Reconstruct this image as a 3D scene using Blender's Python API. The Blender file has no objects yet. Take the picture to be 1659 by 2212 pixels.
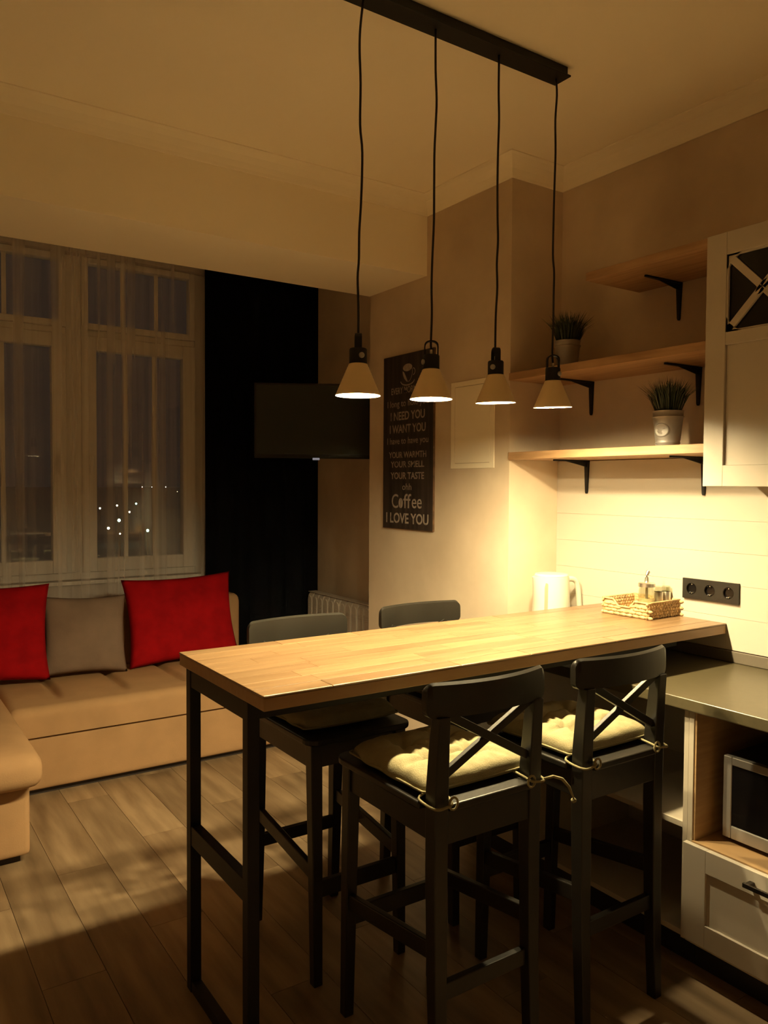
import bpy, bmesh, math, random
from mathutils import Matrix, Vector
random.seed(7)
SC = bpy.context.scene
COL = SC.collection
# ---------------------------------------------------------------- camera
def add_camera():
    yaw, pitch, roll = 0.591734433, 0.034324419, 0.005972533
    cy, sy, cp, sp = math.cos(yaw), math.sin(yaw), math.cos(pitch), math.sin(pitch)
    f = Vector((sy*cp, cy*cp, -sp)); r = Vector((cy, -sy, 0)); u = r.cross(f)
    cr, sr = math.cos(roll), math.sin(roll)
    r2 = r*cr + u*sr; u2 = u*cr - r*sr
    cam = bpy.data.cameras.new('camera'); o = bpy.data.objects.new('camera', cam); COL.objects.link(o)
    cam.sensor_fit = 'VERTICAL'; cam.sensor_height = 36.0
    cam.lens = 1703.56/2212*36.0
    cam.clip_start = .05; cam.clip_end = 5000
    m = Matrix((r2, u2, -f)).transposed().to_4x4(); m.translation = Vector((0, 0, 1.55))
    o.matrix_world = m
    SC.camera = o
add_camera()
# ---------------------------------------------------------------- world, exposure
W = bpy.data.worlds.new('night_sky'); SC.world = W; W.use_nodes = True
W.node_tree.nodes['Background'].inputs[0].default_value = (.40, .38, .40, 1)
W.node_tree.nodes['Background'].inputs[1].default_value = .013
SC.view_settings.view_transform = 'Standard'; SC.view_settings.look = 'None'
SC.view_settings.gamma = 1; SC.view_settings.use_curve_mapping = False
SC.view_settings.exposure = 1.05
SC.cycles.use_denoising = True
SC.cycles.max_bounces = 10; SC.cycles.diffuse_bounces = 7; SC.cycles.transparent_max_bounces = 16
SC.cycles.sample_clamp_indirect = 8
BULB = (1.0, .79, .415); BULB_E = 1600.0
# ---------------------------------------------------------------- materials
def mat(name, col, rough=.6, metal=0, var=0.0, scale=6.0, stretch=(1, 1, 1), bump=0.0, bscale=60, col2=None,
        spec=.5, rnd=0.0, emit=None, trans=0, alpha=1, contrast=(.35, .65), detail=4):
    m = bpy.data.materials.new(name); m.use_nodes = True; nt = m.node_tree; b = nt.nodes['Principled BSDF']
    b.inputs['Roughness'].default_value = rough; b.inputs['Metallic'].default_value = metal
    b.inputs['Specular IOR Level'].default_value = spec
    b.inputs['Base Color'].default_value = (*col, 1)
    if trans: b.inputs['Transmission Weight'].default_value = trans
    if alpha < 1: b.inputs['Alpha'].default_value = alpha
    if emit:
        b.inputs['Emission Color'].default_value = (*emit[0], 1); b.inputs['Emission Strength'].default_value = emit[1]
    tc = nt.nodes.new('ShaderNodeTexCoord'); mp = nt.nodes.new('ShaderNodeMapping')
    mp.inputs['Scale'].default_value = stretch
    nt.links.new(tc.outputs['Object'], mp.inputs['Vector'])
    last = None
    if var or col2:
        c2 = col2 if col2 else tuple(max(0, c*(1-var)) for c in col)
        n = nt.nodes.new('ShaderNodeTexNoise'); n.inputs['Scale'].default_value = scale; n.inputs['Detail'].default_value = detail
        vec = mp.outputs['Vector']
        if rnd:
            oi = nt.nodes.new('ShaderNodeObjectInfo'); ad = nt.nodes.new('ShaderNodeVectorMath'); ad.operation = 'ADD'
            sc = nt.nodes.new('ShaderNodeVectorMath'); sc.operation = 'SCALE'; sc.inputs['Scale'].default_value = 40
            cb = nt.nodes.new('ShaderNodeCombineXYZ')
            for i in range(3): nt.links.new(oi.outputs['Random'], cb.inputs[i])
            nt.links.new(cb.outputs[0], sc.inputs[0]); nt.links.new(sc.outputs[0], ad.inputs[0]); nt.links.new(vec, ad.inputs[1]); vec = ad.outputs[0]
        nt.links.new(vec, n.inputs['Vector'])
        r = nt.nodes.new('ShaderNodeValToRGB'); r.color_ramp.elements[0].position = contrast[0]; r.color_ramp.elements[1].position = contrast[1]
        r.color_ramp.elements[0].color = (*c2, 1); r.color_ramp.elements[1].color = (*col, 1)
        nt.links.new(n.outputs['Fac'], r.inputs['Fac']); last = r.outputs['Color']
    if rnd:
        oi = nt.nodes.new('ShaderNodeObjectInfo'); mr = nt.nodes.new('ShaderNodeMapRange')
        mr.inputs['To Min'].default_value = 1-rnd; mr.inputs['To Max'].default_value = 1+rnd*.35
        nt.links.new(oi.outputs['Random'], mr.inputs['Value'])
        vm = nt.nodes.new('ShaderNodeVectorMath'); vm.operation = 'SCALE'
        if last: nt.links.new(last, vm.inputs[0])
        else: vm.inputs[0].default_value = col
        nt.links.new(mr.outputs['Result'], vm.inputs['Scale']); last = vm.outputs[0]
    if last: nt.links.new(last, b.inputs['Base Color'])
    if bump:
        n = nt.nodes.new('ShaderNodeTexNoise'); n.inputs['Scale'].default_value = bscale; n.inputs['Detail'].default_value = 3
        nt.links.new(mp.outputs['Vector'], n.inputs['Vector'])
        bp = nt.nodes.new('ShaderNodeBump'); bp.inputs['Strength'].default_value = bump; bp.inputs['Distance'].default_value = .004
        nt.links.new(n.outputs['Fac'], bp.inputs['Height']); nt.links.new(bp.outputs['Normal'], b.inputs['Normal'])
    return m
M = {}
M['ceiling'] = mat('ceiling_paint', (.95, .88, .71), .9, bump=.05, bscale=200)
M['wallpaper'] = mat('concrete_wallpaper', (.70, .58, .44), .85, scale=2.2, col2=(.53, .425, .31), bump=.15, bscale=25, detail=8, contrast=(.3, .62))
M['plain_wall'] = mat('plain_wall', (.80, .72, .60), .9, var=.1, scale=2)
M['window_wall'] = mat('window_wall', (.55, .5, .46), .9)
M['white_gloss'] = mat('white_panel', (.55, .50, .43), .35, var=.04, scale=3, bump=.03, bscale=30)
M['white_pvc'] = mat('white_pvc', (.75, .73, .70), .35)
M['glass'] = None
M['floor_plank'] = mat('floor_plank', (.385, .275, .165), .40, scale=2.2, stretch=(7, .9, 1), col2=(.17, .11, .06), rnd=.30, bump=.05, bscale=40, contrast=(.28, .66), detail=7)
M['oak_stave'] = mat('oak_stave', (.30, .19, .100), .30, scale=3.5, stretch=(1, 14, 4), col2=(.17, .098, .044), rnd=.22, bump=.06, bscale=30, contrast=(.25, .7), detail=7)
M['oak_edge'] = mat('oak_edge', (.36, .22, .11), .45, scale=4, stretch=(1, 14, 8), col2=(.33, .19, .085), bump=.1)
M['shelf_wood'] = mat('shelf_wood', (.47, .29, .15), .5, scale=4, stretch=(14, 1, 8), col2=(.33, .19, .09), bump=.08)
M['black_metal'] = mat('black_metal', (.010, .009, .009), .5, spec=.3)
M['black_wood'] = mat('black_brown_wood', (.014, .012, .009), .38, var=.3, scale=8, stretch=(1, 1, .2), bump=.08)
M['beige_canvas'] = mat('beige_canvas', (.30, .26, .14), .95, var=.12, scale=30, bump=.3, bscale=250)
M['sofa'] = mat('sofa_suede', (.47, .29, .15), .95, var=.12, scale=6, bump=.15, bscale=160, spec=.2)
M['sofa_base'] = mat('sofa_plinth', (.03, .022, .02), .7)
M['red_cloth'] = mat('red_cloth', (.42, .006, .010), .9, var=.25, scale=9, bump=.25, bscale=160, spec=.1)
M['taupe_cloth'] = mat('taupe_cloth', (.26, .185, .14), .95, var=.15, scale=7, bump=.25, bscale=160, spec=.1)
M['dark_curtain'] = mat('dark_curtain', (.004, .0045, .006), .95, var=.2, scale=4, spec=.05)
M['shade_paint'] = mat('shade_champagne', (.86, .68, .40), .40, metal=.15)
M['shade_inside'] = mat('shade_inside', (.9, .88, .82), .5)
M['steel'] = mat('brushed_steel', (.72, .68, .60), .36, metal=1)
M['silver'] = mat('silver_paint', (.42, .40, .38), .35, metal=.6)
M['counter'] = mat('grey_worktop', (.085, .070, .038), .33, var=.12, scale=40, spec=.5)
M['upstand'] = mat('worktop_upstand', (.13, .11, .085), .4)
M['cab_inside'] = mat('cabinet_inside_oak', (.52, .34, .17), .5, scale=4, stretch=(1, 1, 12), col2=(.40, .25, .12))
M['carcass'] = mat('white_carcass', (.58, .52, .43), .5)
M['dark_glass'] = mat('dark_glass', (.006, .005, .005), .12, spec=.4)
M['screen'] = mat('tv_screen', (.018, .024, .024), .25, spec=.6)
M['bezel'] = mat('tv_bezel', (.006, .006, .006), .25)
M['black_plastic'] = mat('black_plastic', (.016, .014, .012), .35)
M['kettle'] = mat('kettle_plastic', (.66, .68, .58), .3)
M['kettle_gauge'] = mat('kettle_gauge', (.34, .32, .22), .25)
M['wicker'] = mat('water_hyacinth', (.66, .46, .23), .75, var=.45, scale=55, bump=.3, bscale=120)
M['zinc'] = mat('zinc_pot', (.50, .48, .46), .5, metal=.55, var=.2, scale=9, bump=.1)
M['grass'] = mat('artificial_grass', (.035, .058, .028), .5, col2=(.014, .026, .012), scale=40)
M['sign_board'] = mat('sign_board', (.045, .032, .024), .6, scale=3, stretch=(1, 12, .6), col2=(.018, .012, .010), bump=.2, bscale=30)
M['sign_edge'] = mat('sign_worn_edge', (.16, .085, .04), .7, var=.5, scale=30)
M['sign_print'] = mat('sign_print', (.36, .31, .27), .7, col2=(.18, .15, .13), scale=26, contrast=(.3, .5))
M['toe_kick'] = mat('toe_kick', (.010, .010, .010), .5)
M['radiator'] = mat('radiator_white', (.66, .61, .55), .35)
M['handle'] = mat('dark_bronze', (.035, .028, .022), .35, metal=.7)
M['led_light'] = mat('tv_led', (.5, .5, .55), .5, emit=((.8, .85, 1), .10))
M['lamp_post'] = mat('lamp_post', (.05, .05, .05), .6)
M['ground'] = mat('night_ground', (.5, .5, .5), 1)
M['bulb'] = mat('bulb_glow', (1, .9, .7), .5, emit=(BULB, BULB_E))
M['city_green'] = mat('street_glow_green', (1, 1, 1), .5, emit=((.55, 1, .75), 6))
M['city_white'] = mat('street_glow_white', (1, 1, 1), .5, emit=((1, .85, .62), 4))
M['pepper'] = mat('ground_pepper', (.20, .12, .06), .9, var=.6, scale=200)
M['sugar'] = mat('brown_sugar', (.55, .42, .25), .9, var=.2, scale=200)
M['cable'] = mat('black_cable', (.012, .008, .008), .6)
def glass_mat(name, tint=(1, 1, 1), gloss=.08, rough=.02):
    m = bpy.data.materials.new(name); m.use_nodes = True; nt = m.node_tree; nt.nodes.clear()
    out = nt.nodes.new('ShaderNodeOutputMaterial'); mx = nt.nodes.new('ShaderNodeMixShader')
    t = nt.nodes.new('ShaderNodeBsdfTransparent'); t.inputs[0].default_value = (*tint, 1)
    g = nt.nodes.new('ShaderNodeBsdfGlossy'); g.inputs['Roughness'].default_value = rough
    mx.inputs[0].default_value = gloss
    nt.links.new(t.outputs[0], mx.inputs[1]); nt.links.new(g.outputs[0], mx.inputs[2]); nt.links.new(mx.outputs[0], out.inputs[0])
    return m
M['glass'] = glass_mat('window_glass', (.92, .95, .93), .06)
M['jar_glass'] = glass_mat('jar_glass', (.93, .94, .88), .12)
def sheer_mat():
    m = bpy.data.materials.new('sheer_voile'); m.use_nodes = True; nt = m.node_tree; nt.nodes.clear()
    out = nt.nodes.new('ShaderNodeOutputMaterial'); mx = nt.nodes.new('ShaderNodeMixShader')
    t = nt.nodes.new('ShaderNodeBsdfTransparent'); d = nt.nodes.new('ShaderNodeBsdfDiffuse'); d.inputs[0].default_value = (.85, .77, .70, 1)
    tc = nt.nodes.new('ShaderNodeTexCoord'); mp = nt.nodes.new('ShaderNodeMapping'); mp.inputs['Scale'].default_value = (9, 1, .12)
    n = nt.nodes.new('ShaderNodeTexNoise'); n.inputs['Scale'].default_value = 1.6; n.inputs['Detail'].default_value = 3
    mr = nt.nodes.new('ShaderNodeMapRange'); mr.inputs['From Min'].default_value = .38; mr.inputs['From Max'].default_value = .64
    mr.inputs['To Min'].default_value = .15; mr.inputs['To Max'].default_value = .44
    nt.links.new(tc.outputs['Object'], mp.inputs[0]); nt.links.new(mp.outputs[0], n.inputs['Vector']); nt.links.new(n.outputs['Fac'], mr.inputs['Value'])
    nt.links.new(mr.outputs[0], mx.inputs[0]); nt.links.new(t.outputs[0], mx.inputs[1]); nt.links.new(d.outputs[0], mx.inputs[2]); nt.links.new(mx.outputs[0], out.inputs[0])
    return m
M['sheer'] = sheer_mat()
# ---------------------------------------------------------------- helpers
OFF = {}
def tag(o, label=None, cat=None, group=None, kind=None):
    if label: o['label'] = label
    if cat: o['category'] = cat
    if group: o['group'] = group
    if kind: o['kind'] = kind
    return o
def thing(name, loc, label, cat, group=None, rotz=0, local=False):
    o = bpy.data.objects.new(name, None); COL.objects.link(o); o.location = loc; o.rotation_euler = (0, 0, rotz)
    o.empty_display_size = .05
    OFF[o.name] = Vector((0, 0, 0)) if local else Vector(loc)
    return tag(o, label, cat, group)
def obj(name, bm, m, parent=None, smooth=False, bevel=0, seg=2, label=None, kind=None, mats=None, subsurf=0, auto=None):
    me = bpy.data.meshes.new(name)
    off = OFF.get(parent.name, Vector((0, 0, 0))) if parent else Vector((0, 0, 0))
    if parent and off.length > 0: bmesh.ops.translate(bm, verts=bm.verts, vec=-off)
    bmesh.ops.recalc_face_normals(bm, faces=bm.faces)
    bm.to_mesh(me); bm.free()
    for mm in (mats or [m]): me.materials.append(mm)
    if smooth:
        for p in me.polygons: p.use_smooth = True
        if auto: me.set_sharp_from_angle(angle=math.radians(auto))
    o = bpy.data.objects.new(name, me); COL.objects.link(o)
    if parent: o.parent = parent
    OFF[o.name] = off
    if bevel:
        b = o.modifiers.new('bevel', 'BEVEL'); b.width = bevel; b.segments = seg; b.limit_method = 'ANGLE'
    if subsurf:
        s = o.modifiers.new('subd', 'SUBSURF'); s.levels = subsurf; s.render_levels = subsurf
    if label: o['label'] = label
    if kind: o['kind'] = kind
    return o
def box(bm, x0, x1, y0, y1, z0, z1, mi=0):
    v = [bm.verts.new(p) for p in ((x0, y0, z0), (x1, y0, z0), (x1, y1, z0), (x0, y1, z0), (x0, y0, z1), (x1, y0, z1), (x1, y1, z1), (x0, y1, z1))]
    for f in ((0, 3, 2, 1), (4, 5, 6, 7), (0, 1, 5, 4), (1, 2, 6, 5), (2, 3, 7, 6), (3, 0, 4, 7)):
        bm.faces.new([v[i] for i in f]).material_index = mi
    return bm
def B(*a): return box(bmesh.new(), *a)
def prism(bm, poly, axis, a, b, mi=0):
    def P(p, t):
        return {'x': (t, p[0], p[1]), 'y': (p[0], t, p[1]), 'z': (p[0], p[1], t)}[axis]
    va = [bm.verts.new(P(p, a)) for p in poly]; vb = [bm.verts.new(P(p, b)) for p in poly]; n = len(poly)
    bm.faces.new(va).material_index = mi; bm.faces.new(vb[::-1]).material_index = mi
    for i in range(n): bm.faces.new((va[i], va[(i+1) % n], vb[(i+1) % n], vb[i])).material_index = mi
    return bm
def ring(bm, c, ax1, ax2, rx, ry, n):
    return [bm.verts.new(c + ax1*(rx*math.cos(2*math.pi*i/n)) + ax2*(ry*math.sin(2*math.pi*i/n))) for i in range(n)]
def tube(bm, pts, r, n=8, flat=None, up=Vector((0, 0, 1))):
    pts = [Vector(p) for p in pts]; rings = []
    for i, p in enumerate(pts):
        d = (pts[min(i+1, len(pts)-1)] - pts[max(i-1, 0)]).normalized()
        a = d.cross(up)
        if a.length < .05: a = d.cross(Vector((1, 0, 0)))
        a.normalize(); b = a.cross(d).normalized()
        rr = r[i] if isinstance(r, (list, tuple)) else r
        rings.append(ring(bm, p, a, b, rr, rr*(flat or 1), n))
    for q, w in zip(rings, rings[1:]):
        for i in range(n): bm.faces.new((q[i], q[(i+1) % n], w[(i+1) % n], w[i]))
    bm.faces.new(rings[0]); bm.faces.new(rings[-1][::-1])
    return bm
def lathe(bm, prof, n=24, c=(0, 0, 0), caps=True, mi=0):
    c = Vector(c); rings = [ring(bm, c + Vector((0, 0, z)), Vector((1, 0, 0)), Vector((0, 1, 0)), r, r, n) for r, z in prof]
    for q, w in zip(rings, rings[1:]):
        for i in range(n): bm.faces.new((q[i], q[(i+1) % n], w[(i+1) % n], w[i])).material_index = mi
    if caps: bm.faces.new(rings[0][::-1]).material_index = mi; bm.faces.new(rings[-1]).material_index = mi
    return bm
def bar(bm, a, b, w, h, up=Vector((0, 0, 1)), w2=None, h2=None):
    a = Vector(a); b = Vector(b); d = (b-a).normalized(); s = d.cross(up)
    if s.length < .01: s = Vector((1, 0, 0))
    s.normalize(); t = s.cross(d).normalized(); w2 = w2 or w; h2 = h2 or h
    A = [bm.verts.new(a + s*(w/2*i) + t*(h/2*j)) for i, j in ((-1, -1), (1, -1), (1, 1), (-1, 1))]
    C = [bm.verts.new(b + s*(w2/2*i) + t*(h2/2*j)) for i, j in ((-1, -1), (1, -1), (1, 1), (-1, 1))]
    bm.faces.new(A[::-1]); bm.faces.new(C)
    for i in range(4): bm.faces.new((A[i], A[(i+1) % 4], C[(i+1) % 4], C[i]))
    return bm
def children(o): return [c for c in bpy.data.objects if c.parent == o]
def copy_tree(o, parent=None):
    c = o.copy(); COL.objects.link(c); c.parent = parent
    for ch in children(o): copy_tree(ch, c)
    return c
def struct(name, bm, m, **k):
    return obj(name, bm, m, kind='structure', **k)
# ================================================================ SETTING
XW, XR, XC = 2.77, 2.84, 2.452          # kitchen wall, recess wall, pillar face
YC0, YC1 = 2.639, 3.80                  # pillar extent
ZC = 3.0
# floor with planks
fl = struct('floor', B(-2.0, 3.0, -1.8, 5.5, -.06, -.012), M['floor_plank'])
PW, PL = .192, 1.285
pm = {}
for i in range(-7, 15):
    x0 = i*PW + .07; off = (i*0.437) % 1*PL
    y = -.2 - off
    while y < 5.3:
        a, b = max(y, -.2), min(y+PL, 5.3)
        if b-a > .02 and x0 < 2.83:
            x1 = min(x0+PW, 2.84)
            key = (round(x1-x0, 4), round(b-a, 4))
            if key not in pm:
                bm = B(.0009, x1-x0-.0009, .0009, b-a-.0009, -.012, 0)
                p = obj('plank', bm, M['floor_plank'], fl); p.location = (x0, a, 0); pm[key] = p.data
            else:
                p = bpy.data.objects.new('plank', pm[key]); COL.objects.link(p); p.parent = fl; p.location = (x0, a, 0)
        y += PL
ce = struct('ceiling', B(-2.0, 3.0, -1.8, 5.5, ZC+.03, ZC+.10), M['ceiling'])
bm = B(-2.0, XC, -1.8, 3.267, ZC, ZC+.03); box(bm, XC, 3.0, -1.8, YC0, ZC, ZC+.03)
obj('ceiling_board', bm, M['ceiling'], ce)
struct('ceiling_soffit', B(-2.0, XC, 3.267, 3.808, 2.621, ZC+.03), M['ceiling'])
struct('wall_right', B(XW, XW+.15, -1.8, YC0, 0, ZC+.03), M['wallpaper'])
struct('wall_pillar', B(XC, XW+.15, YC0, YC1, 0, ZC+.03), M['wallpaper'])
struct('wall_recess', B(XR, XR+.1, YC1, 5.5, 0, ZC+.03), M['wallpaper'])
struct('wall_left', B(-2.1, -2.0, -1.8, 5.5, 0, ZC+.03), M['plain_wall'])
struct('wall_front', B(-2.1, 3.0, -1.9, -1.8, 0, ZC+.03), M['plain_wall'])
# window wall: opening x -0.95 .. 2.03, z 0.93 .. 2.96
bm = B(-2.1, -.95, 5.22, 5.5, 0, ZC+.03); box(bm, 2.06, XR, 5.22, 5.5, 0, ZC+.03)
box(bm, -.95, 2.06, 5.22, 5.5, 0, .93); box(bm, -.95, 2.06, 5.22, 5.5, 2.99, ZC+.03)
struct('wall_back', bm, M['window_wall'])
# cornices
def cornice(name, pts):
    prof = [(0, 0), (.006, 0), (.010, .012), (.022, .034), (.042, .056), (.066, .070), (.082, .075), (.082, .0799), (0, .0799)]
    bm = bmesh.new(); secs = []
    n = len(pts)
    for i, p in enumerate(pts):
        p = Vector(p)
        dirs = []
        if i > 0: dirs.append((p-Vector(pts[i-1])).normalized())
        if i < n-1: dirs.append((Vector(pts[i+1])-p).normalized())
        nn = [Vector((-d.y, d.x)) for d in dirs]
        if len(nn) == 1: o = nn[0]
        else:
            s = nn[0]+nn[1]; o = s/(s.dot(nn[0]))
        secs.append([bm.verts.new((p.x+o.x*u, p.y+o.y*u, 2.92+w)) for u, w in prof])
    for a, b in zip(secs, secs[1:]):
        for k in range(len(prof)): bm.faces.new((a[k], a[(k+1) % len(prof)], b[(k+1) % len(prof)], b[k]))
    bm.faces.new(secs[0]); bm.faces.new(secs[-1][::-1])
    return struct(name, bm, M['ceiling'])
cornice('trim_1', [(XW, -1.8), (XW, YC0), (XC, YC0), (XC, 3.267), (-2.0, 3.267)])
# baseboards
struct('baseboard_pillar', B(XC-.014, XC, YC0, YC1, 0, .08), M['white_pvc'], bevel=.004)
struct('baseboard_recess', B(XR-.014, XR, YC1, 5.22, 0, .08), M['white_pvc'], bevel=.004)
struct('baseboard_back', B(-2.0, XR-.014, 5.206, 5.22, 0, .08), M['white_pvc'], bevel=.004)
struct('trim_2', B(-.93, 2.04, 5.198, 5.26, .905, .93), M['white_pvc'], bevel=.005)   # window sill
# window
def make_window():
    t = bpy.data.objects.new('window_1', None); COL.objects.link(t); t.location = (.55, 5.3, .93); t['kind'] = 'structure'
    OFF[t.name] = Vector(t.location)
    y0, y1 = 5.28, 5.35
    Z0, Z1 = .932, 2.988
    f = bmesh.new()
    box(f, -.948, -.87, y0, y1, Z0, Z1); box(f, 1.965, 2.058, y0, y1, Z0, Z1)
    box(f, -.87, 1.965, y0, y1, Z0, Z0+.045)
    box(f, 1.12, 1.215, y0, y1, Z0+.045, Z1); box(f, .02, .11, y0, y1, Z0+.045, Z1)
    for a, b in ((-.87, .02), (.11, 1.12), (1.215, 1.965)): box(f, a, b, y0, y1, 2.49, 2.53)
    obj('window_frame', f, M['white_pvc'], t, bevel=.004)
    def sash(x0, x1, z0, z1, w, nb, handle=None):
        s = bmesh.new(); ya, yb = 5.262, 5.33
        box(s, x0, x0+w, ya, yb, z0, z1); box(s, x1-w, x1, ya, yb, z0, z1)
        box(s, x0+w, x1-w, ya, yb, z0, z0+w); box(s, x0+w, x1-w, ya, yb, z1-w, z1)
        so = obj('sash', s, M['white_pvc'], t, bevel=.004)
        obj('pane', B(x0+w, x1-w, 5.297, 5.303, z0+w, z1-w), M['glass'], so)
        for k in range(nb):
            xx = x0+w + (x1-x0-2*w)*(k+1)/(nb+1)
            obj('glazing_bar', B(xx-.013, xx+.013, 5.288, 5.2965, z0+w, z1-w), M['white_pvc'], so)
        if handle:
            h = B(handle-.014, handle+.014, 5.252, 5.262, 1.66, 1.73); box(h, handle-.009, handle+.009, 5.228, 5.252, 1.70, 1.718); box(h, handle-.011, handle+.011, 5.222, 5.234, 1.60, 1.718)
            obj('window_handle', h, M['white_pvc'], so, bevel=.003)
    sash(1.216, 1.964, .978, 2.488, .088, 2, 1.262)
    sash(.111, 1.119, .978, 2.488, .085, 2, 1.08)
    sash(-.869, .019, .978, 2.488, .085, 2)
    sash(1.216, 1.964, 2.531, 2.986, .04, 2); sash(.111, 1.119, 2.531, 2.986, .04, 2); sash(-.869, .019, 2.531, 2.986, .04, 2)
make_window()
# splashback: long white panels with fine joints
bs = struct('wall_splashback', B(XW-.006, XW-.0005, .35, YC0-.001, .93, 1.664), M['white_gloss'])
zs = [.931, 1.054, 1.177, 1.300, 1.423, 1.546, 1.664]
for a, b in zip(zs, zs[1:]):
    obj('splash_panel', B(XW-.012, XW-.006, .35, YC0-.001, a+.0004, b-.0004), M['white_gloss'], bs)
# access hatch in the pillar
h = thing('access_hatch', (XC, 2.90, 1.63), 'painted wall access hatch to the right of the coffee sign', 'hatch')
bm = bmesh.new(); X0 = XC-.004
box(bm, X0, XC-.0005, 2.738, 3.056, 2.028, 2.052); box(bm, X0, XC-.0005, 2.738, 3.056, 1.632, 1.656)
box(bm, X0, XC-.0005, 2.738, 2.770, 1.656, 2.028); box(bm, X0, XC-.0005, 3.026, 3.056, 1.656, 2.028)
obj('frame', bm, M['ceiling'], h, bevel=.001)
obj('door', B(XC-.0035, XC-.0005, 2.772, 3.024, 1.6585, 2.0255), M['ceiling'], h, bevel=.0008)
# ================================================================ BAR TABLE
T = thing('bar_table', (1.8, 2.06, 0), 'long narrow bar table with oak block top on black steel frame', 'table')
tt = obj('tabletop', B(.828, 2.756, 1.756, 2.360, .990, 1.0235), M['oak_edge'], T, bevel=.002)
rows = 9; rw = (2.362-1.754)/rows
for r in range(rows):
    x = .826; y0 = 1.754 + r*rw
    while x < 2.758:
        L = random.uniform(.26, .52)
        if x == .826: L *= random.uniform(.5, 1)
        x1 = x+L
        if 2.758-x1 < .12: x1 = 2.758
        bm = B(0, x1-x-.0004, 0, rw-.0003, 0, .0065)
        s = obj('stave', bm, M['oak_stave'], None, bevel=.0012 if r not in (0, rows-1) else .003)
        s.parent = tt; s.location = Vector((x, y0, 1.0235)) - Vector((1.8, 2.06, 0))
        x = x1
a = .034
for (x, y) in ((.830, 1.856), (.830, 2.274), (2.70, 1.856), (2.70, 2.274)):
    if x > 2: continue
    obj('leg', B(x, x+a, y, y+a, 0, .9895), M['black_metal'], T, bevel=.002)
bm = bmesh.new()
box(bm, .864, 2.60, 1.858, 1.888, .942, .9895); box(bm, .864, 2.60, 2.276, 2.306, .942, .9895); box(bm, .832, .862, 1.890, 2.274, .938, .9895)
obj('top_frame', bm, M['black_metal'], T, bevel=.002)
obj('foot_rail', B(.832, .862, 1.890, 2.274, .455, .515), M['black_metal'], T, bevel=.002)
obj('floor_rail', B(.832, .862, 1.890, 2.274, .001, .035), M['black_metal'], T, bevel=.002)
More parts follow.
